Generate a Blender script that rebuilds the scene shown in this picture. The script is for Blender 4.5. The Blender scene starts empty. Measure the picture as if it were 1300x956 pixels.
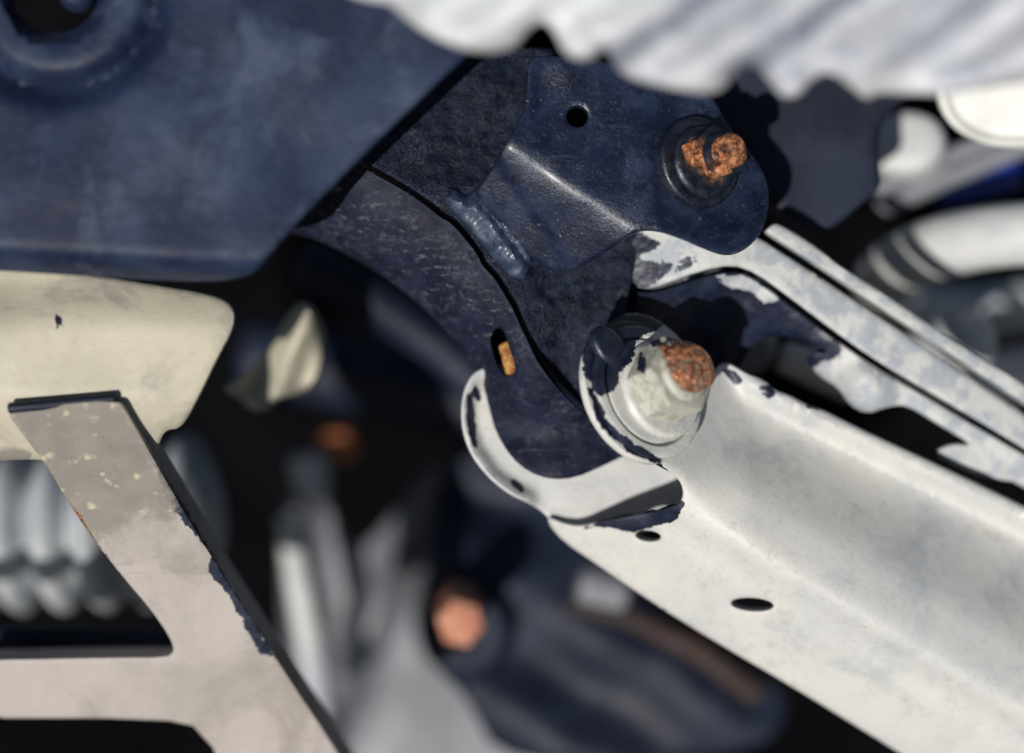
import bpy, math, random
import numpy as np
from mathutils import Vector, Matrix, geometry, noise as mnoise

random.seed(7); np.random.seed(7)
S = bpy.context.scene
C = S.collection

# ------------------------------------------------------------------ frame, camera, light
# Everything is measured in a local frame (mm): x along the picture, y up the picture, z out of the
# bolted joint towards the photographer. FRAME stands that local frame up in the world.
DIST = 600.0                      # lens to the lower nut, mm
MMPX = 0.2115                     # mm on the focus plane per photograph pixel
PITCH = math.radians(60)
cp, sp = math.cos(PITCH), math.sin(PITCH)
FRAME = Matrix(((1, 0, 0, 0), (0, sp, -cp, 0), (0, cp, sp, 0.9), (0, 0, 0, 1)))

cam_d = bpy.data.cameras.new('camera')
cam = bpy.data.objects.new('camera', cam_d); C.objects.link(cam)
cam.matrix_world = FRAME @ Matrix.Translation((0, 0, DIST / 1000))
cam_d.sensor_width = 36.0
cam_d.lens = 36.0 * DIST / (1300 * MMPX)
cam_d.clip_start = 0.02; cam_d.clip_end = 50
cam_d.dof.use_dof = True
cam_d.dof.focus_distance = 0.601
cam_d.dof.aperture_fstop = 2.5
S.camera = cam

sun_local = Vector((-0.285, -0.325, 0.90)).normalized()
sd = (FRAME.to_3x3() @ sun_local).normalized()
world = bpy.data.worlds.new('World'); S.world = world; world.use_nodes = True
wn = world.node_tree.nodes
sky = wn.new('ShaderNodeTexSky'); sky.sky_type = 'NISHITA'; sky.sun_disc = False
sky.sun_elevation = math.asin(sd.z); sky.sun_rotation = math.atan2(sd.x, sd.y)
world.node_tree.links.new(sky.outputs[0], wn['Background'].inputs[0])
wn['Background'].inputs[1].default_value = 0.05
sl = bpy.data.lights.new('sun', 'SUN'); sl.energy = 5.0; sl.angle = math.radians(0.6); sl.color = (1.0, 0.97, 0.92)
so = bpy.data.objects.new('sun', sl); C.objects.link(so)
so.rotation_euler = sd.to_track_quat('Z', 'Y').to_euler()
so.location = (FRAME @ Vector((-.3, -.3, 1.2)).to_4d()).to_3d()
S.view_settings.view_transform = 'Standard'; S.view_settings.look = 'None'
S.view_settings.exposure = -0.36; S.view_settings.gamma = 1.0

# ------------------------------------------------------------------ geometry helpers
def P(u, v, z=0.0):
    """point (mm, local frame) that stands at depth z where the photograph shows (u, v)"""
    k = (DIST - z) / DIST * MMPX
    return np.stack([(np.asarray(u, float) - 650) * k, (478 - np.asarray(v, float)) * k, np.zeros_like(np.asarray(u, float)) + z], -1)

def pv(u, v, z=0.0):
    return Vector(P(float(u), float(v), float(z)).tolist())

def to_px(co):
    co = np.asarray(co, float)
    k = (DIST - co[:, 2]) / DIST * MMPX
    return co[:, 0] / k + 650, 478 - co[:, 1] / k

def sstep(x, a, b):
    t = np.clip((np.asarray(x, float) - a) / (b - a), 0, 1)
    return t * t * (3 - 2 * t)

def chaikin(pts, n=2, closed=True):
    p = np.asarray(pts, float)
    for _ in range(n):
        if closed:
            q = np.roll(p, -1, 0)
            p = np.stack([.75 * p + .25 * q, .25 * p + .75 * q], 1).reshape(-1, p.shape[1])
        else:
            a, b = p[:-1], p[1:]
            m = np.stack([.75 * a + .25 * b, .25 * a + .75 * b], 1).reshape(-1, p.shape[1])
            p = np.vstack([p[:1], m, p[-1:]])
    return p

def resample(p, step, closed=True):
    p = np.asarray(p, float)
    if closed: p = np.vstack([p, p[:1]])
    seg = np.linalg.norm(np.diff(p, axis=0), axis=1); s = np.concatenate([[0], np.cumsum(seg)])
    n = max(4, int(round(s[-1] / step)))
    t = np.linspace(0, s[-1], n + 1)
    o = np.stack([np.interp(t, s, p[:, i]) for i in range(p.shape[1])], 1)
    return o[:-1] if closed else o

def inside(pts, poly):
    x, y = pts[:, 0], pts[:, 1]; r = np.zeros(len(pts), bool)
    a, b = poly, np.roll(poly, -1, 0)
    for (x0, y0), (x1, y1) in zip(a, b):
        c = (y0 > y) != (y1 > y)
        if y1 != y0: r ^= c & (x < (x1 - x0) * (y - y0) / (y1 - y0) + x0)
    return r

def dist(pts, poly, closed=True):
    d = np.full(len(pts), 1e9)
    a = poly if closed else poly[:-1]; b = np.roll(poly, -1, 0) if closed else poly[1:]
    for p0, p1 in zip(a, b):
        e = p1 - p0; L = max(e @ e, 1e-9)
        t = np.clip(((pts - p0) @ e) / L, 0, 1)
        d = np.minimum(d, np.hypot(*(pts - p0 - t[:, None] * e).T))
    return d

def sdist(pts, poly):
    poly = np.asarray(poly, float); d = dist(pts, poly)
    return np.where(inside(pts, poly), d, -d)

def area(poly, w=10.0):
    """paint patch: 0.5 on its outline, rising inwards"""
    poly = np.asarray(poly, float)
    return lambda u, v: np.clip(.5 + sdist(np.stack([u, v], 1), poly) / (2 * w), 0, 1)

def blob(cx, cy, rx, ry, ang=0.0, w=10.0):
    c, s = math.cos(math.radians(ang)), math.sin(math.radians(ang))
    def f(u, v):
        du, dv = u - cx, v - cy
        a, b = (du * c + dv * s) / rx, (-du * s + dv * c) / ry
        return np.clip(.5 + (1 - np.hypot(a, b)) * min(rx, ry) / (2 * w), 0, 1)
    return f

def union(*fs):
    def f(u, v):
        r = fs[0](u, v)
        for g in fs[1:]: r = np.maximum(r, g(u, v))
        return r
    return f

def minus(f, *gs):
    def h(u, v):
        r = f(u, v)
        for g in gs: r = np.minimum(r, 1 - g(u, v))
        return r
    return h

def nz(u, v, sc, seed=0.0):
    return np.array([mnoise.noise(Vector((a * sc, b * sc, seed))) for a, b in zip(u, v)])

def line_d(u, v, a, b):
    """signed pixels from line a-b, positive on the upper right side when going right"""
    dx, dy = b[0] - a[0], b[1] - a[1]; L = math.hypot(dx, dy)
    return ((u - a[0]) * dy - (v - a[1]) * dx) / L

class Shape:
    def __init__(s): s.v = []; s.f = []; s.n = 0
    def add(s, v, f):
        v = np.asarray(v, float).reshape(-1, 3)
        s.f += [tuple(int(i) + s.n for i in q) for q in f]
        s.v.append(v); s.n += len(v)
        return s

def plate(outline, zf, t=3.0, step=6.0, holes=(), er=4.0, smooth=2, back=False, sh=None):
    """sheet metal: outline and height field in photograph pixels / mm, rounded edges, real thickness"""
    sh = sh or Shape()
    o = resample(chaikin(outline, smooth) if smooth else np.asarray(outline, float), step * .75)
    ar = .5 * np.sum(o[:, 0] * np.roll(o[:, 1], -1) - o[:, 1] * np.roll(o[:, 0], -1))
    if ar < 0: o = o[::-1]
    hs = []
    for h in holes:
        h = resample(np.asarray(h, float), min(step * .5, 3.0)); hs.append(h)
    loops = [o] + hs
    def field(p):
        d = dist(p, o)
        for h in hs: d = np.minimum(d, dist(p, h))
        ok = inside(p, o)
        for h in hs: ok &= ~inside(p, h)
        return d, ok
    pts = []
    for lp in loops:
        tg = np.roll(lp, -1, 0) - np.roll(lp, 1, 0); tg /= np.maximum(np.linalg.norm(tg, axis=1)[:, None], 1e-9)
        nm = np.stack([-tg[:, 1], tg[:, 0]], 1)
        for f in (.3, 1.0):
            for sg in (1, -1):
                q = lp + sg * nm * er * f; d, ok = field(q)
                pts.append(q[ok & (d > er * f * .85)])
    mn, mx = o.min(0), o.max(0)
    gx, gy = np.meshgrid(np.arange(mn[0], mx[0], step), np.arange(mn[1], mx[1], step))
    gx[1::2] += step * .5
    g = np.stack([gx.ravel(), gy.ravel()], 1) + np.random.uniform(-.18, .18, (gx.size, 2)) * step
    d, ok = field(g); pts.append(g[ok & (d > er * 1.0 + step * .45)])
    allp = np.vstack(loops + pts); edges = []; k = 0
    for lp in loops:
        n = len(lp); edges += [(k + i, k + (i + 1) % n) for i in range(n)]; k += n
    r = geometry.delaunay_2d_cdt([Vector(p) for p in allp.tolist()], edges, [], 0, 1e-4)
    vv = np.array([tuple(p) for p in r[0]]); ff = np.array([f for f in r[2] if len(f) == 3])
    cen = vv[ff].mean(1); keep = inside(cen, o)
    for h in hs: keep &= ~inside(cen, h)
    ff = ff[keep]; used = np.unique(ff); rm = np.full(len(vv), -1); rm[used] = np.arange(len(used)); vv = vv[used]; ff = rm[ff]
    u, v = vv[:, 0], vv[:, 1]
    d = dist(vv, o)
    for h in hs: d = np.minimum(d, dist(vv, h))
    z = zf(u, v)
    q = np.clip(d, 0, er); z = z - (er - np.sqrt(np.maximum(0, er * er - (er - q) ** 2))) * MMPX
    X = P(u, v, z)
    fn = np.cross(X[ff[:, 1]] - X[ff[:, 0]], X[ff[:, 2]] - X[ff[:, 0]])
    fl = fn[:, 2] < 0; ff[fl] = ff[fl][:, ::-1]; fn[fl] *= -1
    vn = np.zeros_like(X)
    for i in range(3): np.add.at(vn, ff[:, i], fn)
    vn /= np.maximum(np.linalg.norm(vn, axis=1)[:, None], 1e-12)
    bk = X - (np.array([0, 0, 1.0]) if back else vn) * t; n = len(X)
    faces = [tuple(f) for f in ff] + [tuple(int(i) + n for i in f[::-1]) for f in ff]
    cnt = {}
    for f in ff:
        for a, b in ((f[0], f[1]), (f[1], f[2]), (f[2], f[0])):
            if (b, a) in cnt: del cnt[(b, a)]
            else: cnt[(a, b)] = 1
    faces += [(int(a), int(a) + n, int(b) + n, int(b)) for a, b in cnt]
    return sh.add(np.vstack([X, bk]), faces)

def basis(ax, up=(0, 1, 0)):
    a = Vector(ax).normalized(); x = Vector(up).cross(a)
    if x.length < 1e-4: x = Vector((1, 0, 0)).cross(a)
    x.normalize(); return x, a.cross(x), a

def lathe(prof, c, ax, seg=48, rfun=None, sh=None, jit=0.0, seed=0):
    """profile of (radius, height) turned about an axis; rfun(theta, r, h) may reshape it"""
    sh = sh or Shape(); x, y, a = basis(ax); c = Vector(c); V = []
    for (r, h) in prof:
        for i in range(seg):
            th = 2 * math.pi * i / seg
            rr = rfun(th, r, h) if rfun else r
            p = c + a * h + (x * math.cos(th) + y * math.sin(th)) * rr
            if jit:
                k = mnoise.noise(p * .35 + Vector((seed, 0, 0))) + .6 * mnoise.noise(p * .9 + Vector((0, seed, 0)))
                p += (p - (c + a * h)).normalized() * jit * k + a * jit * .5 * mnoise.noise(p * .6) if rr > .01 else Vector()
            V.append(tuple(p))
    F = []
    for j in range(len(prof) - 1):
        for i in range(seg):
            k = (i + 1) % seg
            F.append((j * seg + i, j * seg + k, (j + 1) * seg + k, (j + 1) * seg + i))
    if prof[0][0] > 1e-6: F.append(tuple(range(seg))[::-1])
    if prof[-1][0] > 1e-6: F.append(tuple((len(prof) - 1) * seg + i for i in range(seg)))
    return sh.add(V, F)

def dense(prof, st):
    return [tuple(p) for p in resample(np.array(prof, float), st, closed=False)]

def tube(path, rad, seg=20, sh=None, flat=1.0, jit=0.0):
    """rod along a path (mm) with rounded ends; rad may be a list"""
    sh = sh or Shape(); p = [Vector(q) for q in path]; n = len(p)
    r = list(rad) if hasattr(rad, '__len__') else [rad] * n
    t0 = (p[0] - p[1]).normalized(); t1 = (p[-1] - p[-2]).normalized()
    cap = [(1.0, .25), (.92, .55), (.7, .8), (.38, .95), (.001, 1.0)]
    p = [p[0] + t0 * r[0] * b * .6 for a, b in cap[::-1]] + p + [p[-1] + t1 * r[-1] * b * .6 for a, b in cap]
    r = [r[0] * a for a, b in cap[::-1]] + r + [r[-1] * a for a, b in cap]
    V = []; up = Vector((0, 0, 1)); N = len(p)
    for i in range(N):
        t = (p[min(i + 1, N - 1)] - p[max(i - 1, 0)]).normalized()
        x = up.cross(t)
        if x.length < .05: x = Vector((0, 1, 0)).cross(t)
        x.normalize(); y = t.cross(x)
        for k in range(seg):
            th = 2 * math.pi * k / seg
            q = p[i] + (x * math.cos(th) + y * math.sin(th) * flat) * r[i]
            if jit: q += (q - p[i]).normalized() * jit * mnoise.noise(q * .12)
            V.append(tuple(q))
    F = [(j * seg + i, j * seg + (i + 1) % seg, (j + 1) * seg + (i + 1) % seg, (j + 1) * seg + i) for j in range(N - 1) for i in range(seg)]
    F += [tuple(range(seg))[::-1], tuple((N - 1) * seg + i for i in range(seg))]
    return sh.add(V, F)

def circle(cx, cy, rx, ry=None, ang=0, n=28):
    ry = ry or rx; c, s = math.cos(math.radians(ang)), math.sin(math.radians(ang))
    return [(cx + rx * math.cos(t) * c - ry * math.sin(t) * s, cy + rx * math.cos(t) * s + ry * math.sin(t) * c) for t in np.linspace(0, 2 * math.pi, n, endpoint=False)]

# ------------------------------------------------------------------ objects
def link(name, me, parent, origin):
    o = bpy.data.objects.new(name, me); C.objects.link(o)
    if parent is None: o.matrix_world = FRAME @ Matrix.Translation(Vector(origin) * .001)
    else: o.parent = parent
    return o

def thing(name, label, cat, origin, group=None):
    o = link(name, None, None, origin); o.empty_display_size = .01
    o['label'] = label; o['category'] = cat; o['_o'] = tuple(origin)
    if group: o['group'] = group
    return o

ORG = {}
def build(name, sh, m, parent=None, label=None, cat=None, kind=None, attrs=None, angle=38, group=None, org=None):
    V = np.vstack(sh.v)
    if parent is None: org = tuple(org) if org is not None else tuple(V.mean(0))
    else: org = ORG[parent.name]
    me = bpy.data.meshes.new(name)
    me.from_pydata(((V - np.array(org)) * .001).tolist(), [], sh.f)
    me.validate(); me.update()
    me.polygons.foreach_set('use_smooth', [True] * len(me.polygons))
    me.set_sharp_from_angle(angle=math.radians(angle))
    if attrs:
        u, v = to_px(V)
        for k, f in attrs.items():
            a = me.attributes.new(k, 'FLOAT', 'POINT'); a.data.foreach_set('value', np.asarray(f(u, v), np.float32))
    me.materials.append(m)
    o = link(name, me, parent, org); ORG[o.name] = org
    if label: o['label'] = label
    if cat: o['category'] = cat
    if kind: o['kind'] = kind
    if group: o['group'] = group
    return o

def root(name, label, cat, origin, group=None):
    o = bpy.data.objects.new(name, None); C.objects.link(o); o.empty_display_size = .01
    o.matrix_world = FRAME @ Matrix.Translation(Vector(origin) * .001)
    o['label'] = label; o['category'] = cat
    if group: o['group'] = group
    ORG[o.name] = tuple(origin)
    return o

# ------------------------------------------------------------------ materials
class N:
    def __init__(s, name):
        s.m = bpy.data.materials.new(name); s.m.use_nodes = True
        s.t = s.m.node_tree; s.b = s.t.nodes['Principled BSDF']
        tc = s.t.nodes.new('ShaderNodeTexCoord'); mp = s.t.nodes.new('ShaderNodeVectorMath'); mp.operation = 'SCALE'
        mp.inputs[3].default_value = 1000; s.t.links.new(tc.outputs['Object'], mp.inputs[0]); s.co = mp.outputs[0]
    def put(s, sock, val):
        if hasattr(val, 'is_linked') or hasattr(val, 'links'): s.t.links.new(val, sock)
        elif isinstance(val, (tuple, list)): sock.default_value = tuple(val) + (1,) if len(val) == 3 and len(sock.default_value) == 4 else val
        else: sock.default_value = val
    def noise(s, scale, detail=4, rough=.55, dist=0, stretch=None, off=0):
        n = s.t.nodes.new('ShaderNodeTexNoise'); n.inputs['Scale'].default_value = scale; n.inputs['Detail'].default_value = detail
        n.inputs['Roughness'].default_value = rough; n.inputs['Distortion'].default_value = dist
        co = s.co
        if stretch or off:
            mp = s.t.nodes.new('ShaderNodeMapping'); s.t.links.new(co, mp.inputs[0])
            mp.inputs['Location'].default_value = (off, off * .7, off * 1.3)
            if stretch: mp.inputs['Rotation'].default_value = (0, 0, math.radians(stretch[0])); mp.inputs['Scale'].default_value = stretch[1]
            co = mp.outputs[0]
        s.t.links.new(co, n.inputs['Vector']); return n.outputs['Fac']
    def voro(s, scale, feature='F1'):
        n = s.t.nodes.new('ShaderNodeTexVoronoi'); n.feature = feature; n.inputs['Scale'].default_value = scale
        s.t.links.new(s.co, n.inputs['Vector']); return n.outputs['Distance']
    def math(s, op, a, b=0.0, c=None, clamp=False):
        n = s.t.nodes.new('ShaderNodeMath'); n.operation = op; n.use_clamp = clamp
        s.put(n.inputs[0], a); s.put(n.inputs[1], b)
        if c is not None: s.put(n.inputs[2], c)
        return n.outputs[0]
    def rng(s, x, a, b, lo=0.0, hi=1.0):
        n = s.t.nodes.new('ShaderNodeMapRange'); n.interpolation_type = 'SMOOTHSTEP'
        s.put(n.inputs[0], x); n.inputs[1].default_value = a; n.inputs[2].default_value = b
        n.inputs[3].default_value = lo; n.inputs[4].default_value = hi; return n.outputs[0]
    def mix(s, f, a, b, kind='RGBA'):
        n = s.t.nodes.new('ShaderNodeMix'); n.data_type = kind
        i = (6, 7, 2) if kind == 'RGBA' else (2, 3, 0)
        s.put(n.inputs[0], f); s.put(n.inputs[i[0]], a); s.put(n.inputs[i[1]], b); return n.outputs[i[2]]
    def attr(s, k):
        n = s.t.nodes.new('ShaderNodeAttribute'); n.attribute_name = k; return n.outputs['Fac']
    def patch(s, k, amp, scale, soft=.04, stretch=None, detail=6):
        x = s.math('ADD', s.attr(k), s.math('MULTIPLY', s.math('SUBTRACT', s.noise(scale, detail, .62, .4, stretch, off=hash_off(k)), .5), amp))
        return s.rng(x, .5 - soft, .5 + soft)

def hash_off(k): return float(sum(map(ord, k)) % 37)

NAVY = (.008, .0115, .028)
NAVY2 = (.019, .026, .052)
def painted(name, base, alt, sc=.12, lo=.42, hi=.62, rough=.5, rvar=.2, bump=((.25, .5),), dirt=None, dirt_sc=.05, dirt_lo=.55, speck=None,
            navy=False, rust=False, scuff=False, white=False, mud=False, metallic=0.0, coat=0.0, spec=.5, streak=None, navy_amp=1.5, groove_shade=None, grain=None):
    n = N(name)
    f = n.rng(n.noise(sc, 5, .6, .3), lo, hi)
    col = n.mix(f, base, alt)
    if dirt: col = n.mix(n.rng(n.noise(dirt_sc, 6, .65, .6, off=9), dirt_lo, dirt_lo + .16), col, dirt)
    if grain:
        for gs, ga, gc in grain: col = n.mix(n.math('MULTIPLY', n.math('MULTIPLY', n.rng(n.noise(gs, 7, .74, .6, off=gs * 29), .50, .66), n.rng(n.noise(.07 + gs * .06, 5, .65, .8, off=gs * 13 + 2), .44, .60)), ga), col, gc)
    if groove_shade: col = n.mix(n.math('MULTIPLY', n.attr('groove_shade'), n.rng(n.noise(.06, 5, .6, off=15), .15, .5)), col, groove_shade)
    if streak: # faint rubbed lines
        st = n.rng(n.noise(.5, 4, .6, 0, stretch=(streak[1], (.06, 1.2, 1)), off=3), .60, .72)
        col = n.mix(n.math('MULTIPLY', st, streak[2]), col, streak[0])
    rgh = n.math('ADD', n.math('MULTIPLY', n.math('SUBTRACT', n.noise(sc * 3.1, 4, .6, off=4), .5), rvar * 2), rough)
    h = None
    for (s_, a_) in bump:
        x = n.math('MULTIPLY', n.noise(s_, 5, .6, off=s_ * 11), a_); h = x if h is None else n.math('ADD', h, x)
    met = metallic
    if speck: # (colour, scale, size) small chips
        gate = n.rng(n.noise(speck[1] * .15, 3, .6, off=17), .52, .66)
        k = n.math('MULTIPLY', n.rng(n.noise(speck[1] * 2.6, 3, .6, off=23), .70 - speck[2] * .4, .74 - speck[2] * .4), gate)
        col = n.mix(k, col, speck[0])
    if white: # old pale paint showing
        k = n.patch('white', .7, .30); k2 = n.mix(n.rng(n.noise(.5, 4, off=21), .4, .65), (.56, .54, .45), (.36, .37, .37))
        col = n.mix(k, col, k2); rgh = n.mix(k, rgh, .6, 'FLOAT'); h = n.math('ADD', h, n.math('MULTIPLY', k, -.12))
    if scuff:
        k = n.math('MULTIPLY', n.attr('scuff'), n.rng(n.noise(.5, 7, .72, .5, stretch=(38, (.4, 1.3, 1)), off=6), .54, .68))
        col = n.mix(n.math('MULTIPLY', k, .45), col, (.20, .205, .21)); rgh = n.mix(k, rgh, .65, 'FLOAT')
    if navy:
        k = n.patch('navy', navy_amp, .38, .05, detail=10)
        nv = n.mix(n.rng(n.noise(.2, 5, .6, off=13), .4, .66), NAVY, NAVY2)
        col = n.mix(k, col, nv); rgh = n.mix(k, rgh, .40, 'FLOAT'); h = n.math('ADD', h, n.math('MULTIPLY', k, .14))
    if mud:
        k = n.patch('mud', .9, .25, .22)
        mc = n.mix(n.rng(n.noise(.24, 4, .5, off=31), .58, .74), n.mix(n.noise(.15, 5, off=40), (.17, .15, .135), (.30, .27, .23)), (.50, .46, .32))
        col = n.mix(k, col, mc); rgh = n.mix(k, rgh, .75, 'FLOAT'); h = n.math('ADD', h, n.math('MULTIPLY', k, .12))
    if rust:
        k = n.patch('rust', 1.3, .5, .12, detail=9)
        halo = n.math('MULTIPLY', n.rng(n.attr('rust'), .05, .5), n.rng(n.noise(.5, 6, .65, off=33), .40, .62))
        col = n.mix(n.math('MULTIPLY', halo, .75), col, (.20, .105, .05))
        r0 = n.mix(n.rng(n.noise(.28, 5, .6, .6, off=44), .42, .60), (.30, .085, .028), (.78, .31, .13))
        r1 = n.mix(n.rng(n.noise(.8, 7, .7, .8, off=2), .50, .64), r0, (1.0, .55, .33))
        r2 = n.mix(n.rng(n.noise(.6, 7, .7, 1.4, off=8), .53, .62), r1, (.035, .018, .012))
        col = n.mix(k, col, r2); rgh = n.mix(k, rgh, n.rng(n.noise(.5, 5, .6, off=51), .4, .6, .22, .6), 'FLOAT')
        met = n.math('MULTIPLY', k, n.rng(n.noise(.4, 4, .6, off=3), .42, .58, .05, .9))
        h = n.math('ADD', h, n.math('MULTIPLY', k, n.math('ADD', n.math('MULTIPLY', n.noise(.4, 5, .6, 1.0, off=5), 1.3), n.math('MULTIPLY', n.noise(1.4, 5, .7, off=7), .5))))
    b = n.b
    n.put(b.inputs['Base Color'], col); n.put(b.inputs['Roughness'], n.math('MAXIMUM', rgh, .12)); n.put(b.inputs['Metallic'], met)
    b.inputs['Specular IOR Level'].default_value = spec
    b.inputs['Coat Weight'].default_value = coat; b.inputs['Coat Roughness'].default_value = .25
    bp = n.t.nodes.new('ShaderNodeBump'); bp.inputs['Strength'].default_value = 1; bp.inputs['Distance'].default_value = .001
    n.put(bp.inputs['Height'], h); n.t.links.new(bp.outputs[0], b.inputs['Normal'])
    return n.m

GREY = (.30, .31, .33)
m_black = painted('gap_shade_black', (.0015, .0015, .002), (.003, .003, .004), .02, rough=.9, bump=((.05, .6),), spec=.05)  # near-black base stands in for deep shade in the gaps between parts
m_plate = painted('navy_plate_paint', (.0095, .0155, .040), (.021, .034, .074), .045, .40, .66, grain=((.10, .6, (.036, .050, .092)), (.5, .35, (.05, .065, .10))), rough=.5, bump=((.05, .5), (.5, .10)), dirt=(.045, .062, .105), dirt_sc=.04, dirt_lo=.54, spec=.18)
m_cast = painted('navy_cast_paint', (.0025, .0045, .014), (.008, .0125, .032), .16, grain=((.35, .8, (.024, .032, .060)), (1.2, .6, (.10, .12, .16))), rough=.28, rvar=.16, bump=((.22, .30), (.7, .34), (1.7, .42)), speck=((.25, .26, .28), .75, .11), spec=.22)
m_fold = painted('navy_folded_paint', (.0065, .0105, .028), (.016, .025, .056), .09, grain=((.2, .7, (.030, .042, .078)), (.9, .4, (.07, .09, .13))), rough=.26, rvar=.14, bump=((.07, .26), (.5, .14), (1.6, .16)), speck=((.30, .30, .30), .42, .10), white=True, spec=.4, coat=.3, streak=((.05, .06, .085), 52, .35))
m_weld = painted('navy_weld_paint', (.026, .038, .078), (.055, .075, .125), .3, rough=.24, rvar=.1, bump=((.5, .3), (2.2, .30)), coat=.5)
m_strap = painted('navy_strap_paint', (.0065, .0085, .022), (.014, .018, .038), .11, grain=((.2, .6, (.028, .033, .055)), (.6, .5, (.10, .11, .13))), rough=.58, rvar=.12, bump=((.15, .18), (.9, .12)), scuff=True, streak=((.06, .065, .08), -38, .5), spec=.15)
m_arm = painted('dirty_white_arm_paint', (.62, .605, .565), (.54, .54, .53), .03, .36, .66, grain=((.9, .45, (.42, .40, .36)), (.09, .55, (.45, .455, .45)), (.3, .5, (.40, .375, .33))), rough=.46, rvar=.12, bump=((.05, .35), (.5, .10), (1.6, .05)), dirt=(.43, .45, .47), dirt_sc=.035, dirt_lo=.54,
                speck=((.16, .13, .09), .30, .06), navy=True, navy_amp=1.0, streak=((.40, .40, .40), 27, .35))
m_link = painted('dirty_white_link_paint', (.55, .55, .53), (.37, .395, .43), .13, lo=.42, hi=.60, grain=((.5, .4, (.34, .34, .32)),), rough=.55, bump=((.12, .7), (.6, .2)), dirt=(.30, .34, .40), dirt_sc=.12, dirt_lo=.60, navy=True)
m_washer = painted('white_washer_paint', (.68, .67, .62), (.58, .58, .55), .15, rough=.42, bump=((.35, .25), (1.3, .08)), speck=((.25, .24, .20), .5, .12), navy=True, coat=.1)
m_nut = painted('chipped_nut_paint', (.50, .485, .42), (.36, .345, .27), .22, .45, .60, rough=.45, bump=((.4, .14), (1.5, .10)), speck=((.10, .09, .07), .8, .2), navy=True, rust=True)
m_dnut = painted('dark_nut_paint', (.007, .009, .019), (.018, .022, .036), .25, rough=.33, bump=((.5, .3), (1.6, .12)), speck=((.30, .28, .24), .7, .10), rust=True, coat=.15)
m_cream = painted('cream_panel_paint', (.51, .47, .36), (.42, .385, .30), .02, grain=((.15, .3, (.40, .36, .28)),), lo=.38, hi=.66, rough=.6, bump=((.05, .6), (.5, .1)), dirt=(.33, .30, .25), dirt_sc=.03, dirt_lo=.50, navy=True, mud=True)
m_brace = painted('muddy_brace_paint', (.44, .39, .36), (.36, .325, .30), .03, streak=((.30, .25, .20), 62, .45), grain=((.5, .35, (.36, .32, .29)),), rough=.62, bump=((.06, .5), (.5, .15), (1.5, .08)), dirt=(.31, .275, .245), dirt_sc=.035, dirt_lo=.50, navy=True, mud=True, rust=True, navy_amp=.8)
m_shield = painted('pale_shield_metal', (.66, .67, .68), (.48, .50, .55), .03, rough=.5, bump=((.05, .8),), dirt=(.50, .50, .44), dirt_sc=.04, dirt_lo=.62, groove_shade=(.13, .145, .20))  # grey-blue groove shading is put into the colour
m_cap = painted('white_cap_paint', (.74, .74, .70), (.62, .62, .58), .05, rough=.5, bump=((.2, .2), (.06, .8)))
m_far_white = painted('far_white_paint', (.58, .58, .56), (.42, .44, .47), .03, rough=.6, bump=((.1, .6),))
m_far_grey = painted('far_grey_metal', (.22, .23, .25), (.12, .125, .14), .02, rough=.5, bump=((.1, .4),))
m_far_navy = painted('far_navy_paint', (.008, .011, .024), (.016, .022, .043), .03, rough=.55, bump=((.08, .4),), spec=.25)
m_rust = painted('rust_scale', (.50, .19, .11), (.66, .31, .20), .25, rough=.6, bump=((.5, .8), (1.5, .4)))
m_rust_dim = painted('dull_rust', (.30, .09, .03), (.42, .15, .06), .25, rough=.7, bump=((.5, .8),))
m_brown = painted('brown_rust', (.03, .012, .008), (.018, .009, .007), .05, rough=.7, bump=((.2, .8),))
m_ochre = painted('ochre_rust', (.62, .32, .09), (.32, .12, .035), .45, .42, .58, rough=.65, bump=((.6, .9), (1.6, .4)), dirt=(.10, .05, .025), dirt_sc=.4, dirt_lo=.55)
m_blue = painted('blue_plastic', (.008, .035, .30), (.012, .05, .36), .03, rough=.35, bump=((.05, .2),))
m_boss = painted('grey_rubber', (.20, .19, .21), (.15, .145, .165), .05, rough=.6, bump=((.1, .5),))
m_boot = painted('grey_boot', (.46, .48, .50), (.34, .36, .38), .03, rough=.5, bump=((.1, .4),))

# ------------------------------------------------------------------ the setting
sh = plate([(-1600, -1400), (2900, -1400), (2900, 2400), (-1600, 2400)], lambda u, v: -420 + 10 * np.sin(u * .004) + 8 * np.sin(v * .006), t=4, step=90, smooth=0, er=8)
build('underbody', sh, m_black, kind='structure')

# ------------------------------------------------------------------ axle bracket: casting, folded plate, weld, strap
crack = [(452, 204), (486, 222), (522, 243), (549, 262), (560, 272), (574, 279), (592, 299), (608, 320), (614, 334), (630, 350), (642, 370), (654, 390), (662, 410), (672, 430), (682, 452), (694, 470), (714, 495), (737, 518)]
br = root('axle_bracket', 'navy painted axle bracket with folded tab, weld bead and curved strap around both rusty bolts', 'bracket', pv(700, 260, -20))
ridge_a, ridge_b = (640, 180), (806, 292)
def z_cast(u, v):
    z = -10 - .10 * np.maximum(0, 300 - u) * MMPX - .04 * np.abs(v - 300) * MMPX
    z += (-.20 * (u - 560) + .15 * (v - 200)) * MMPX
    z += 1.1 * nz(u, v, .022, 3) + .45 * nz(u, v, .07, 5)
    z -= 9 * sstep(v, 400, 540)
    z -= 2 * sstep(line_d(u, v, (640, 340), (800, 285)), 0, -18) * sstep(u, 660, 720)
    return z
cast_out = [(c[0] + 3, c[1] - 2) for c in crack] + [(760, 535), (800, 520), (790, 440), (800, 360), (815, 300), (800, 90), (700, 60), (640, 62), (590, 66), (560, 50), (500, 60), (440, 150)]
sh = plate(cast_out, z_cast, t=14, step=4.2, holes=[circle(735, 152, 24)], er=3, smooth=1, back=True)
build('casting', sh, m_cast, br)

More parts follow.
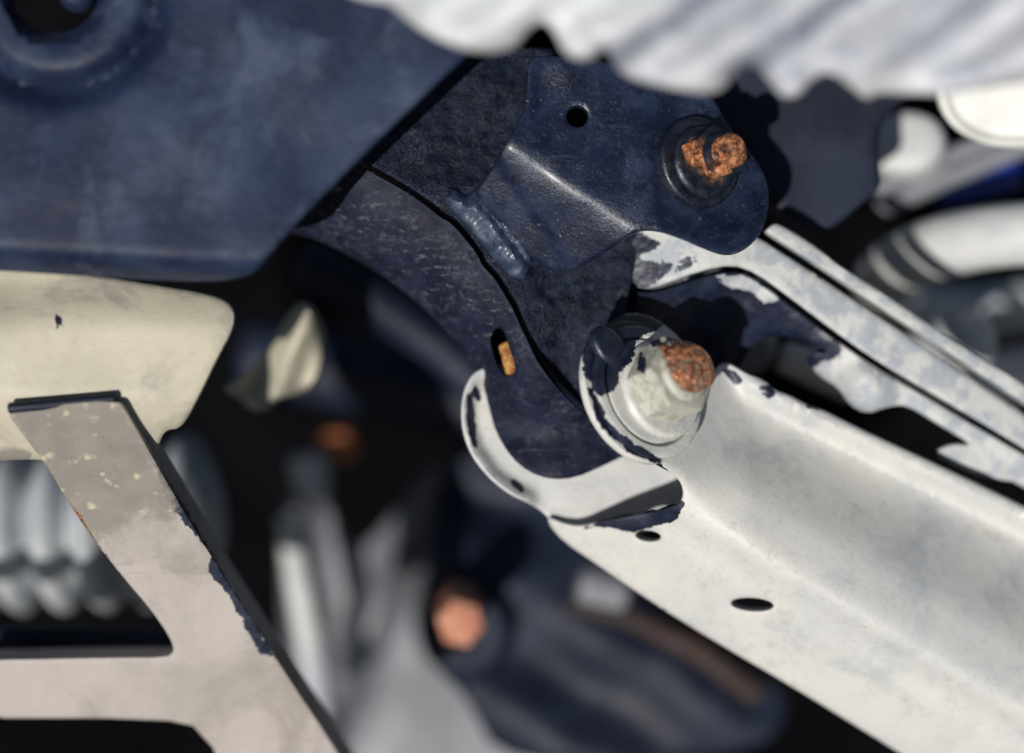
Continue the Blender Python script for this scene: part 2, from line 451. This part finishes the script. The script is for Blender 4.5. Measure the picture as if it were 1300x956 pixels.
def z_fold(u, v):
    d = line_d(u, v, ridge_a, ridge_b)
    z = 6.5 + (.29 * d - .40 * np.sqrt(d * d + 60)) * MMPX
    z -= .08 * (u - 700) * MMPX
    z -= 3.0 * np.exp(-((u - 690) / 26.) ** 2 - ((v - 110) / 60.) ** 2) * .4
    # washer seat and the curled lobe below the upper bolt
    dl = line_d(u, v, (930, 200), (905, 262))
    z += 4.0 * sstep(u, 925, 972) * sstep(v, 190, 250)
    # pressed facet lines on the lower panel
    z += .5 * np.tanh(line_d(u, v, (640, 215), (720, 330)) / 5.0) * sstep(d, 10, -25)
    r = np.hypot(u - 887, v - 206); w = sstep(r, 130, 58)
    seat = -4.4 - (.50 * (u - 887) + .12 * (206 - v)) * MMPX / .86
    z = z * (1 - w) + np.minimum(seat, z + .6) * w
    return z + .22 * nz(u, v, .03, 8)
fold_out = [(670, 72), (700, 70), (770, 78), (830, 92), (885, 112), (905, 122), (924, 158), (950, 190), (968, 215), (976, 240), (976, 268), (966, 298), (946, 318), (924, 325), (898, 317), (862, 301), (830, 291),
            (806, 294), (775, 316), (738, 340), (704, 347), (676, 330), (640, 290), (604, 250), (604, 244), (622, 218), (642, 184), (660, 150), (667, 134), (669, 110)]
sh = plate(fold_out, z_fold, t=4, step=4.2, holes=[circle(733, 148, 13.5, 13) ], er=4, smooth=2, back=True)
build('folded_plate', sh, m_fold, br, attrs={'white': lambda u, v: np.zeros_like(u)})

def z_weld(u, v):
    o = np.array([(572, 245), (672, 340)], float)
    pts = np.stack([u, v], 1)
    out = np.array(weld_out, float); d = dist(pts, out)
    z = z_cast(u, v) - .5 + 6.0 * np.sqrt(np.clip(d / 24., 0, 1))
    q = line_d(u, v, (600, 240), (672, 335))
    z -= 2.0 * np.exp(-((q + 1) / 4.) ** 2) * sstep(v, 250, 280) * sstep(v, 345, 320)
    s_ = (u * .6 + v * .8)
    z += .12 * np.sin(s_ * .5 + 4 * nz(u, v, .03, 2)) + 1.0 * nz(u, v, .045, 1) + .5 * nz(u, v, .11, 6)
    return z
weld_out = [(562, 250), (576, 238), (592, 246), (606, 238), (618, 230), (636, 248), (656, 276), (672, 306), (676, 332), (668, 356), (648, 354), (626, 328), (604, 302), (584, 278), (570, 262)]
sh = plate(weld_out, z_weld, t=3, step=3.0, er=2)
build('weld_bead', sh, m_weld, br)

inner = [(370, 296), (400, 302), (440, 322), (480, 346), (520, 376), (556, 408), (584, 440), (602, 466), (614, 492), (620, 520), (630, 550), (648, 580), (672, 600), (700, 609), (730, 607), (765, 592), (806, 572)]
strap_out = [(c[0] - 1, c[1] + 3) for c in crack] + [(760, 530), (790, 550), (812, 568)] + inner[::-1] + [(350, 288), (380, 230), (430, 200)]
inner_a = np.array(inner, float); crack_a = np.array(crack, float)
def z_strap(u, v):
    pts = np.stack([u, v], 1)
    di, dc = dist(pts, inner_a, closed=False), dist(pts, crack_a, closed=False)
    t = di / (di + dc + 1e-6)
    z = -7.5 - 16 * (1 - t) ** 2 * sstep(v, 600, 470) + 1.0 * sstep(dc, 14, 3)
    z -= .05 * np.maximum(0, 450 - u) * MMPX * 2
    z -= 10 * sstep(v, 470, 560) + 5 * sstep(u, 700, 800) * sstep(v, 500, 540)
    z += .25 * nz(u, v, .03, 4)
    return z
slot = [(617 + 9, 422), (632, 414), (640, 420), (648, 445), (655, 466), (652, 476), (643, 478), (634, 470), (626, 448), (622, 432)]
sh = plate(strap_out, z_strap, t=6, step=5, back=True, smooth=1, holes=[resample(chaikin(slot, 2), 3)], er=4)
build('curved_strap', sh, m_strap, br, attrs={'scuff': lambda u, v: np.exp(-((line_d(u, v, (430, 250), (640, 420)) - 0) / 34.) ** 2) * sstep(v, 470, 380) * .95 + .25})

# rusty pin seen through the slot
sh = tube([pv(642, 440, -18), pv(648, 458, -17), pv(651, 476, -16)], [2.0, 2.5, 2.1], 18, jit=.9)
build('rusty_pin', sh, m_ochre, label='ochre rusty pin seen through the slot in the curved navy strap', cat='pin')

# ------------------------------------------------------------------ bolts
def hexr(flat, phase=0.0):
    def f(th, r, h):
        if r >= flat * .80 and r <= flat * 1.2:
            a = (th + phase) % (math.pi / 3) - math.pi / 6
            hx = flat / math.cos(a)
            return min(hx, r / flat * flat * 1.155) * (r / flat if r < flat else 1)
        return r
    return f

def fillet_disc(r, h0, h1, e=.6):
    return [(0, h0), (r, h0), (r, h1 - e), (r - e * .3, h1 - e * .3), (r - e, h1), (0, h1)]

ax2 = Vector((.50, .12, .86)).normalized()
ub = root('hex_bolt', 'navy painted upper bolt with copper rust on its nut and tip, beside the round hole', 'bolt', pv(885, 206, 0))
c2 = pv(887, 206, -3.0)
sh = lathe(dense([(0, -4), (12.2, -4), (12.6, -3), (12.6, .6), (12.2, 1.3), (11.2, 1.5), (9.8, 1.3), (0, 1.2)], .7), c2, ax2, 64)
build('washer', sh, m_dnut, ub)
sh = lathe(dense([(0, 1.2), (9.6, 1.2), (10.0, 1.8), (9.6, 2.6), (8.6, 3.2), (0, 3.2)], .5), c2 + Vector((.5, -.3, 0)), ax2, 64)
build('nut_flange', sh, m_dnut, ub)
rust2 = union(blob(900, 204, 15, 26, -25, 8), blob(872, 186, 9, 14, 20, 7), blob(880, 200, 8, 10, 0, 8))
sh = lathe(dense([(0, 3), (7.6, 3), (7.6, 8.4), (7.1, 9.4), (5.6, 9.9), (0, 9.9)], .55), c2, ax2, 72, rfun=hexr(7.2, .4), jit=.12, seed=3)
build('nut', sh, m_dnut, ub, attrs={'rust': rust2})
sh = lathe(dense([(0, 9), (5.6, 9), (5.8, 10.6), (5.5, 11.6), (4.6, 12.0), (0, 12.0)], .4), c2, ax2, 56, jit=.15, seed=9)
build('collar', sh, m_dnut, ub, attrs={'rust': blob(916, 216, 12, 7, 20, 8)})
sh = lathe(dense([(0, 11), (4.1, 11), (4.2, 15.8), (3.7, 16.8), (2.2, 17.3), (0, 17.1)], .25), c2, ax2, 64, rfun=lambda th, r, h: r + (.30 * math.sin(h * 5.2 + th) if r > 3.4 else 0), jit=.22, seed=4)
build('threaded_tip', sh, m_dnut, ub, attrs={'rust': lambda u, v: np.full_like(u, .62)})

ax1 = Vector((.60, .30, .74)).normalized()
lb = root('cam_bolt', 'white painted cam bolt with copper rust on its tip, through the lower white arm', 'bolt', pv(815, 500, 0))
c1 = pv(815, 496, 2.0)
navy1 = union(area([(735, 395), (800, 385), (838, 418), (812, 428), (806, 446), (800, 462), (788, 470), (782, 492), (770, 502), (755, 500), (740, 470)], 7), area([(745, 490), (757, 500), (772, 535), (800, 560), (840, 582), (838, 590), (800, 576), (760, 540)], 5))
sh = lathe(dense([(0, -2.4), (19.6, -2.4), (20.1, -1.8), (20.1, -.6), (19.5, 0), (0, 0)], .7), c1, ax1, 96)
build('backing_washer', sh, m_washer, lb, attrs={'navy': navy1})
sh = lathe(dense([(0, 0), (18.2, 0), (18.6, .5), (18.5, 1.5), (17.8, 2.0), (16.6, 2.1), (15.4, 2.1), (15.2, .7), (14.5, .7), (14.3, 2.0), (0, 2.0)], .6), c1 + Vector((.8, -.6, 0)), ax1, 96)
build('cam_washer', sh, m_washer, lb, attrs={'navy': navy1})
sh = lathe(dense([(0, 1.8), (13.2, 1.8), (13.3, 3.0), (12.6, 3.7), (11.5, 3.8), (0, 3.8)], .6), c1 + Vector((3.6, -.6, -2.0)), ax1, 80)
build('nut_washer', sh, m_washer, lb, attrs={'navy': navy1})
def lobe(th, r, h): return r * (1 + .35 * math.cos(th - 2.3) ** 3 if r > 1 else 1)
sh = lathe(dense([(0, 1.5), (4.8, 1.5), (5.0, 3.4), (4.5, 4.1), (3.6, 4.5), (0, 4.6)], .5), pv(783, 437, 9.5) - ax1 * 5.9, ax1, 48, rfun=lobe)
build('cam_lobe', sh, m_washer, lb, attrs={'navy': navy1})
navy_n = union(blob(868, 436, 24, 9, 15, 6), blob(815, 462, 6, 12, 0, 5), blob(878, 448, 7, 16, -20, 5), blob(830, 434, 16, 5, 10, 6))
rust1 = union(area([(838, 440), (868, 434), (892, 440), (910, 462), (905, 480), (884, 492), (868, 492), (852, 470)], 9))
sh = lathe(dense([(0, 3.4), (10.9, 3.4), (10.9, 12.0), (10.0, 13.2), (8.2, 13.7), (0, 13.7)], .55), c1 + Vector((2.2, .6, -1)), ax1, 96, rfun=hexr(9.6, .15), jit=.05, seed=1)
build('nut', sh, m_nut, lb, attrs={'navy': navy_n, 'rust': rust1})
c1n = c1 + Vector((2.2, .6, -1))
sh = lathe(dense([(0, 13), (7.6, 13), (7.8, 14.2), (7.3, 15.2), (6.4, 15.6), (0, 15.6)], .4), c1n, ax1, 72, jit=.2, seed=5)
build('collar', sh, m_nut, lb, attrs={'navy': navy_n, 'rust': minus(rust1, blob(893, 488, 10, 6, -40, 6))})
sh = lathe(dense([(0, 14.5), (5.9, 14.5), (6.0, 18.9), (5.3, 19.9), (3.2, 20.5), (0, 20.2)], .25), c1n, ax1, 72, rfun=lambda th, r, h: r + (.40 * math.sin(h * 4.4 + th) if r > 4.8 else 0), jit=.22, seed=8)
build('threaded_tip', sh, m_nut, lb, attrs={'navy': blob(876, 440, 9, 10, -20, 5), 'rust': lambda u, v: np.full_like(u, .60)})

# ------------------------------------------------------------------ lower control arm
ca = root('control_arm', 'wide dirty white control arm channel running from the cam bolt, with oval hole', 'arm', pv(1000, 650, -20))
cr_a, cr_b = (864, 641), (1136, 804); rm_a, rm_b = (915, 463), (1300, 643)
axr = np.array(ax1)
def z_arm(u, v):
    dc = line_d(u, v, cr_a, cr_b); dr = -line_d(u, v, rm_a, rm_b)
    t = dc / np.maximum(dc + dr, 30.)
    tp = np.clip(t, 0, 1.2)
    web = -15 * tp - 8.5 * sstep(tp, .25, .84) + 9.5 * sstep(tp, .82, .97)
    low = .62 * (dc * .5 - .5 * np.sqrt(dc * dc + 400) + 10) * MMPX * 1.6
    z = -4 + np.where(dc > 0, web * sstep(u, 850, 980), 0) + low
    z -= 1.2 * sstep(dc, -8, -26) * sstep(dc, -60, -30)            # second soft crease on the flange
    # seat of the cam bolt: flat, square to the bolt
    x, y = (u - 815) * MMPX, (496 - v) * MMPX
    seat = -1.2 - (axr[0] * x + axr[1] * y) / axr[2]
    r = np.hypot(u - 815, v - 496)
    w = sstep(r, 190, 95) * sstep(dc, -5, 40)
    z = z * (1 - w) + np.maximum(seat, -22) * w
    z = z - .16 * np.maximum(0, u - 950) * MMPX
    return z + .35 * nz(u, v, .012, 6)
arm_out = [(786, 398), (764, 416), (750, 446), (746, 480), (752, 512), (768, 541), (796, 568), (832, 590), (856, 602), (866, 616), (867, 630), (862, 640), (835, 648), (795, 655), (762, 662), (735, 668), (716, 664), (702, 658), (694, 656),
           (698, 668), (716, 688), (760, 718), (830, 766), (910, 816), (1010, 874), (1110, 936), (1200, 992), (1380, 1010), (1400, 692), (1330, 657), (1200, 594), (1100, 548), (1060, 528), (1040, 518), (1025, 514), (1000, 500), (985, 496), (970, 482), (948, 474), (925, 460), (913, 462), (902, 476), (880, 450), (850, 415), (815, 396)]
oval = circle(955, 767, 27, 8, 4); oval2 = circle(823, 680, 16, 6.5, 6)
sh = plate(arm_out, z_arm, t=3.2, step=6.5, holes=[oval, oval2], er=5, smooth=1)
navy_arm = union(area([(738, 672), (770, 656), (862, 634), (870, 640), (856, 662), (832, 668), (800, 676), (770, 668)], 6), area([(735, 395), (790, 385), (845, 412), (800, 440), (770, 500), (740, 480)], 8),
                 blob(930, 478, 6, 16, -45, 5), blob(975, 497, 12, 8, 30, 6), blob(1035, 517, 12, 4, 10, 6), area([(742, 480), (752, 480), (770, 540), (850, 598), (846, 604), (765, 552)], 5))
build('arm_shell', sh, m_arm, ca, attrs={'navy': navy_arm})
ear_line = np.array([(616, 468), (598, 478), (585, 505), (586, 540), (597, 575), (620, 607), (650, 630), (668, 637)], float)
def z_ear(u, v):
    d = dist(np.stack([u, v], 1), ear_line, closed=False)
    z = -25 + 4 * sstep(d, 22, 3) * sstep(u, 700, 660)
    return z - .12 * (u - 650) * MMPX + .3 * nz(u, v, .02, 7)
ear_out = [(614, 466), (597, 476), (586, 503), (585, 540), (596, 576), (620, 607), (648, 629), (668, 637), (690, 650), (712, 676), (740, 690), (900, 660), (900, 560), (800, 530), (700, 520), (660, 480), (635, 462)]
sh = plate(ear_out, z_ear, t=5, step=5.0, er=3, back=True)
build('far_ear', sh, m_arm, ca, attrs={'navy': union(area([(592, 500), (599, 497), (604, 540), (607, 572), (598, 566), (592, 535)], 3), blob(657, 617, 13, 5, 48, 2.5), blob(606, 500, 4, 11, -20, 2))})

# ------------------------------------------------------------------ upper link arm
la = root('link_arm', 'slim dirty white grooved link arm above the wide arm, its end painted navy', 'arm', pv(1050, 420, -25))
g1 = [(966, 304), (978, 312), (1028, 344), (1098, 391), (1198, 457), (1330, 546)]
g2 = [(814, 369), (850, 359), (890, 344), (930, 336), (960, 347), (1000, 376), (1050, 414), (1110, 457), (1190, 504), (1270, 551), (1330, 588)]
def z_link(u, v): return -15 - .22 * np.maximum(0, u - 900) * MMPX + .5 * nz(u, v, .02, 11) - 5 * sstep(u, 880, 790)
web = g1 + g2[::-1] + [(792, 350), (780, 318), (800, 280), (900, 270)]
sh = plate(web, z_link, t=4, step=6, er=6, smooth=1)
build('web', sh, m_link, la, attrs={'navy': union(area([(770, 310), (812, 296), (842, 312), (806, 330), (848, 334), (858, 342), (826, 362), (770, 372)], 10), blob(868, 336, 12, 7, -20, 8))})
fl = [(x + 6, y - 10) for x, y in g1] + [(1330, 506), (1200, 425), (1130, 377), (1090, 352), (1062, 334), (1048, 322), (1020, 302), (1000, 290), (984, 282), (974, 290)]
sh = plate(fl, lambda u, v: z_link(u, v) + 2.5 - .10 * line_d(u, v, (980, 290), (1330, 520)) * MMPX + .8 * nz(u, v, .04, 2), t=5, step=6, er=5, smooth=1, back=True)
build('upper_flange', sh, m_link, la)
lo = [(816, 373), (852, 365), (892, 351), (930, 343), (958, 354), (998, 384), (1048, 422), (1108, 464), (1188, 511), (1268, 558), (1330, 594), (1330, 650), (1296, 612), (1252, 608), (1200, 586), (1184, 572), (1210, 562), (1236, 566), (1190, 538), (1150, 514), (1128, 516), (1100, 526), (1078, 514), (1064, 492), (1040, 478), (1022, 456), (1030, 446), (1054, 448), (1020, 432), (985, 425), (955, 436), (938, 470), (890, 480), (820, 440), (770, 410), (768, 372), (790, 362)]
def z_lo(u, v):
    d = dist(np.stack([u, v], 1), np.array(g2, float), closed=False)
    return z_link(u, v) - 1.5 - .75 * d * MMPX * sstep(u, 1180, 1000) - .25 * d * MMPX + 1.0 * nz(u, v, .03, 4) + 5 * sstep(np.hypot(u - 1095, (v - 500)), 50, 10)
sh = plate(lo, z_lo, t=4, step=6, er=6, smooth=1)
build('lower_flange', sh, m_link, la, attrs={'navy': minus(area([(740, 340), (930, 335), (1000, 376), (1062, 424), (1068, 450), (1040, 462), (940, 500), (740, 460)], 9), blob(938, 358, 26, 9, 10, 5), blob(970, 374, 22, 8, 32, 5))})

# ------------------------------------------------------------------ navy frame plate in front
fp_out = [(-280, -160), (640, -160), (640, 10), (606, 62), (575, 88), (500, 160), (420, 240), (362, 300), (338, 332), (318, 350), (280, 358), (200, 356), (100, 350), (-60, 340), (-280, 328)]
fpl = np.array([(-60, 345), (280, 352), (330, 335), (620, 50)], float)
def z_fp(u, v):
    z = 34 + .012 * (u - 200) * MMPX
    d = 342 + .055 * u - v
    z -= 9 * (1 - np.clip(d / 34., 0, 1)) ** 2
    r = np.hypot(u - 72, v + 12)
    z -= 5.0 * np.exp(-((r - 126) / 15.) ** 2)
    z -= 6 * sstep(r, 72, 56)
    return z + 1.0 * nz(u, v, .008, 12)
sh = plate(fp_out, z_fp, t=5, step=9, holes=[circle(70, -14, 56)], er=9)
build('frame_plate', sh, m_plate, label='mottled navy plate with round hole and slanted edge, in front of the axle bracket', cat='plate')
sh = lathe(dense([(0, 0), (5, 0), (5.2, 1), (5, 5), (4.2, 6.5), (3, 7.2), (0, 7.2)], 1), pv(100, -8, 21), (.1, 0, 1), 40)
build('hole_plug', sh, m_plate, label='dark round plug inside the hole of the navy plate', cat='plug')

# ------------------------------------------------------------------ pale shield and white cap, nearest the lens
edge = [(425, -30), (440, -6), (470, 2), (496, 4), (512, 22), (545, 46), (590, 64), (630, 67), (658, 58), (670, 38), (688, 26), (704, 40), (716, 68), (738, 78), (758, 74), (768, 56), (782, 88), (805, 102), (850, 112), (895, 119), (918, 114), (936, 90), (956, 80), (976, 102), (992, 123), (1014, 122), (1032, 98), (1054, 90), (1080, 110), (1096, 124), (1104, 126), (1112, 118), (1150, 119), (1200, 121), (1250, 112), (1340, 100)]
sh_out = edge + [(1420, 60), (1420, -160), (400, -160)]
def z_sh(u, v):
    q = line_d(u, v, (960, 80), (1100, -20))           # across the corrugations
    z = 82 + 2.6 * np.sin(q * 2 * math.pi / 104 + .4 * np.sin(u * .006))
    d = dist(np.stack([u, v], 1), np.array(edge, float), closed=False)
    z -= 5.0 * (1 - np.clip(d / 26., 0, 1)) ** 2
    return z + 1.5 * nz(u, v, .012, 4)
def shade_sh(u, v):  # shade of the corrugations painted as grey-blue bands, with thinner dirty streaks
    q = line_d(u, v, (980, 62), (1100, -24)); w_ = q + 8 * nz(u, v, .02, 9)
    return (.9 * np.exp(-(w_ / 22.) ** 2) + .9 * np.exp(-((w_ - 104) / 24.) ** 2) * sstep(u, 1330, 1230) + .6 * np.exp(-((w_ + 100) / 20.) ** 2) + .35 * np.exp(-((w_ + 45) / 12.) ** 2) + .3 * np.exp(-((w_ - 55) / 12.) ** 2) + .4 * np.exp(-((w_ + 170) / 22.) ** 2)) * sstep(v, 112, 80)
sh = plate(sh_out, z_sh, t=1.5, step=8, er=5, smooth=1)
build('heat_shield', sh, m_shield, label='bright corrugated metal shield with wavy torn edge along the top', cat='shield', attrs={'groove_shade': shade_sh})
axc = Vector((-.12, -.42, .85)).normalized()
def stad(th, r, h): return r * (1.0 + .30 * abs(math.cos(th)) ** 2)
sh = lathe(dense([(0, -30), (15.6, -30), (16.0, -20), (15.9, -1.5), (15.6, 0), (14.8, .6), (14.0, .2), (13.6, -1.2), (13.2, -2.2), (9, -2.5), (0, -2.2)], .9), pv(1296, 112, 46), axc, 72, rfun=stad)
build('end_cap', sh, m_cap, label='white rimmed end cap under the bright shield at the photo edge', cat='cap')

# ------------------------------------------------------------------ cream panel and brace
cp_out = [(-80, 331), (100, 345), (200, 362), (262, 372), (290, 382), (300, 398), (296, 420), (278, 452), (256, 498), (238, 532), (226, 545), (212, 545), (204, 556), (196, 585), (170, 610), (120, 600), (60, 584), (30, 583), (-80, 590)]
def z_cp(u, v): return 13 - 6 * sstep(v, 420, 345) - .42 * np.maximum(0, v - 500) * MMPX - 5 * sstep(v, 520, 600) + 1.2 * nz(u, v, .008, 2)
sh = plate(cp_out, z_cp, t=3, step=8, er=6)
build('cream_panel', sh, m_cream, label='plain cream painted panel below the mottled navy plate', cat='panel', attrs={'navy': blob(75, 408, 5, 8, 10, 6), 'mud': area([(-60, 570), (20, 568), (42, 574), (36, 590), (-60, 596)], 6)})
bc_out = [(6, 521), (60, 514), (150, 507), (160, 520), (184, 562), (215, 616), (252, 678), (290, 740), (332, 805), (372, 868), (420, 940), (470, 1020), (300, 1020), (260, 925), (200, 912), (-60, 912), (-60, 838), (40, 836), (150, 834), (212, 834), (222, 826), (214, 806), (190, 772), (158, 735), (122, 690), (88, 640), (58, 590), (28, 550)]
def z_bc(u, v):
    z = 17 - .58 * (v - 510) * MMPX
    return z + .7 * nz(u, v, .014, 5) + 1.5 * sstep(v, 655, 700) + .8 * sstep(v, 690, 660) * sstep(v, 630, 655)
sh = plate(bc_out, z_bc, t=24, step=6, er=4, smooth=1, back=True)
re = np.array([(150, 507), (184, 562), (215, 616), (252, 678), (290, 740), (372, 868)], float)
mud = union(area([(0, 510), (150, 500), (190, 570), (225, 636), (216, 662), (180, 652), (140, 680), (112, 690), (30, 570)], 30))
flake = union(area([(196, 588), (215, 612), (252, 676), (300, 756), (350, 836), (330, 830), (288, 752), (262, 722), (268, 706), (240, 668), (222, 650), (206, 616)], 9))
build('brace', sh, m_brace, label='muddy pale triangular brace with black flaked edge below the cream panel', cat='brace', attrs={'mud': mud, 'navy': flake, 'rust': union(*[blob(x, y, 14, 2.2, 56, 4) for x, y in ((118, 686), (140, 716), (156, 738), (102, 660))])})
sh = tube([pv(14, 518, 15), pv(80, 512, 15), pv(144, 506, 15)], 1.5, 14)
build('seam_strip', sh, m_far_navy, label='thin dark strip across the top end of the muddy brace', cat='strip')

# ------------------------------------------------------------------ right background
dp = [(905, 60), (1000, 50), (1130, 60), (1190, 110), (1150, 128), (1128, 140), (1114, 170), (1116, 215), (1120, 238), (1090, 262), (1066, 284), (1040, 296), (1000, 275), (960, 240), (900, 160)]
sh = plate(dp, lambda u, v: -36 - .05 * (u - 1000) * MMPX + .8 * nz(u, v, .01, 3), t=4, step=9, er=6)
build('rear_bracket', sh, m_far_navy, label='blurred navy plate behind the upper bolt and the tab', cat='plate')
SPH = 2.6; zc = -112; kx = (DIST - zc) / DIST * MMPX
ce = pv(1312, 372, zc); path = []
sax = Vector((-.05, .93, -.36)).normalized(); sx, sy, sa = basis(sax, (0, 0, 1))
for i in range(150):
    t = i / 149 * 2 * math.pi * 1.7 + SPH
    path.append(ce + sa * ((.5 - i / 149) * 48) + (sx * math.cos(t) + sy * math.sin(t)) * (52 - 16 * i / 149))
sh = tube(path, 9.6, 18)
build('coil_spring', sh, m_far_white, label='thick white coil spring, blurred far behind the slim link arm', cat='spring')
sh = lathe(dense([(0, -14), (9, -14), (10, -12), (10, 4), (9, 6), (6, 7.5), (0, 8)], 1.2), pv(1150, 186, -90), (-.3, .2, .9), 40, rfun=lambda th, r, h: r * (1 + .25 * math.cos(th) ** 2))
build('white_bush', sh, m_far_white, label='blurred white round bush between navy plate and white end cap', cat='bush')
sh = tube([pv(1108, 244, -95), pv(1190, 205, -95), pv(1330, 148, -95)], 3.0, 14)
build('upper_brake_pipe', sh, m_far_grey, label='upper of two slanting grey pipes beneath the white end cap', cat='pipe', group='slanting pipes')
sh = tube([pv(1120, 262, -105), pv(1210, 222, -105), pv(1330, 172, -105)], 3.6, 14)
build('lower_brake_pipe', sh, m_far_grey, label='lower of two slanting grey pipes, just above the blue canister', cat='pipe', group='slanting pipes')
sh = lathe(dense([(0, -14), (5, -14), (5.8, -13), (5.8, 12), (5, 13.5), (3, 14.5), (0, 14.5)], 1.5), pv(1240, 228, -118), (.95, .22, .1), 36)
build('blue_canister', sh, m_blue, label='bright blue blurred canister above the white coil spring', cat='canister')
sh = lathe(dense([(0, -16), (6.5, -16), (7.5, -14), (7.8, 0), (7.2, 4), (5, 6.8), (0, 8)], 1), pv(952, 444, -66), (-.2, -.1, .95), 40)
build('rubber_bush', sh, m_boss, label='grey round rubber bush in the gap right of the cam bolt', cat='bush')
sh = tube([pv(1000, 455, -70), pv(1040, 470, -70), pv(1080, 490, -70)], [5, 6.2, 5.5], 18, jit=1)
build('pale_lug', sh, m_far_white, label='pale blurred lug under the navy end of the slim link arm', cat='lug')

# ------------------------------------------------------------------ centre and lower background
sh = tube([pv(330, 455, -190), pv(480, 480, -190), pv(640, 520, -190), pv(800, 560, -190)], 13.5, 28)
build('axle_tube', sh, m_far_navy, label='dark navy axle tube, out of focus behind the curved strap', cat='tube')
sh = tube([pv(395, 335, -110), pv(480, 385, -115), pv(560, 440, -120), pv(600, 480, -120)], 7.5, 22)
build('brake_hose', sh, m_far_navy, label='dim navy hose just behind the curved strap edge', cat='hose')
cl = [(384, 378), (400, 398), (410, 425), (408, 460), (398, 488), (376, 500), (350, 505), (336, 520), (318, 522), (306, 506), (290, 500), (282, 494), (304, 478), (322, 466), (340, 440), (362, 405)]
sh = plate(cl, lambda u, v: -62 + 4 * np.sin(line_d(u, v, (384, 378), (330, 510)) * .11) + 2 * nz(u, v, .02, 3), t=10, step=7, er=14, back=True)
build('clamp_bracket', sh, m_cream, label='small blurred cream clamp in the dark gap beside the cream panel', cat='clamp')

kn = [(560, 600), (620, 560), (700, 600), (760, 690), (850, 760), (960, 840), (1010, 900), (960, 960), (640, 980), (590, 880), (550, 850), (535, 790), (545, 700)]
sh = plate(kn, lambda u, v: -150 + 8 * sstep(np.hypot(u - 585, v - 800), 70, 45) - 3 * np.sin(line_d(u, v, (560, 640), (900, 860)) * .045) - 16 * sstep(v, 730, 620) + 2.5 * nz(u, v, .012, 9), t=12, step=10, er=10)
kroot = root('steering_knuckle', 'blurred navy knuckle casting with round boss, behind the wide white arm', 'knuckle', pv(700, 760, -128))
build('casting', sh, m_far_navy, kroot)
sh = lathe(dense([(0, -6), (15, -6), (15, 3), (13, 5), (0, 5)], 1.5), pv(590, 800, -142), (.1, -.1, 1), 40)
build('boss', sh, m_far_navy, kroot)
sh = lathe(dense([(0, -26), (7.0, -26), (7.2, 6), (6.8, 8.5), (4, 9.5), (0, 9.5)], .8), pv(584, 785, -112), (.05, -.1, 1), 36, rfun=hexr(6.6, .2), jit=.5)
build('background_bolt', sh, m_rust, label='orange rusty bolt head, blurred, on the navy knuckle at the bottom', cat='bolt')
sh = lathe(dense([(0, 0), (8.5, 0), (8.5, 3.5), (7, 5), (0, 5)], .8), pv(430, 563, -185), (.0, -.3, 1), 30, rfun=lambda th, r, h: r * (1 - .35 * abs(math.sin(th))), jit=.6)
build('rust_nut', sh, m_rust_dim, label='dull orange rusty nut, blurred, on the navy axle tube', cat='nut')
fk = [(356, 640), (380, 610), (420, 640), (440, 700), (470, 690), (510, 640), (545, 585), (572, 596), (570, 640), (540, 720), (522, 800), (560, 858), (700, 880), (760, 905), (760, 1000), (380, 1000), (366, 900), (358, 760)]
def z_fk(u, v):
    return -205 + 14 * np.exp(-((line_d(u, v, (375, 640), (395, 870))) / 18.) ** 2) + 16 * np.exp(-(line_d(u, v, (560, 590), (440, 860)) / 20.) ** 2) - .1 * (v - 600) * kx
sh = plate(fk, z_fk, t=5, step=10, er=8)
build('forked_bracket', sh, m_far_grey, label='grey forked bracket, heavily blurred, left of the orange bolt head', cat='bracket')
sh = tube([pv(392, 590, -180), pv(398, 622, -180)], [7.0, 6.0], 18)
build('pale_stub', sh, m_far_white, label='pale blurred stub under the dull orange nut', cat='stub')
sh = tube([pv(365, 660, -165), pv(380, 740, -165), pv(400, 850, -165), pv(405, 905, -165)], [3.5, 4.8, 5.2, 5.2], 16)
build('pale_rod', sh, m_far_white, label='upright pale rod, blurred, beside the black edge of the brace', cat='rod')
sh = tube([pv(748, 744, -140), pv(786, 754, -140)], [7, 6.5], 20, jit=1.5)
build('pale_stop', sh, m_far_grey, label='pale blurred knob tucked under the edge of the wide arm', cat='knob')
sh = tube([pv(726, 768, -138), pv(800, 786, -138), pv(880, 822, -138), pv(960, 880, -138)], [2.5, 3.2, 4, 4.5], 18, flat=.5)
build('rusty_strap', sh, m_brown, label='dark brown rusty strap under the edge of the wide arm', cat='strap')

# ribbed boot behind the brace window
ax_b = (1, .04, .1)
prof = [(0, -34), (14, -34)]
for i in range(6):
    h = -32 + i * 14
    prof += [(19, h), (27, h + 4.2), (28.5, h + 7), (27, h + 9.8), (19, h + 13.6)]
prof += [(12, 54), (0, 54)]
sh = lathe(dense(prof, 1.2), pv(70, 668, -130), ax_b, 56)
build('ribbed_boot', sh, m_boot, label='light grey ribbed rubber boot seen through the brace window', cat='boot')
sh = tube([pv(-260, 812, -60), pv(100, 812, -60), pv(230, 816, -60)], 4.2, 18)
build('navy_rail', sh, m_far_navy, label='navy rail across the bottom of the brace window', cat='rail')
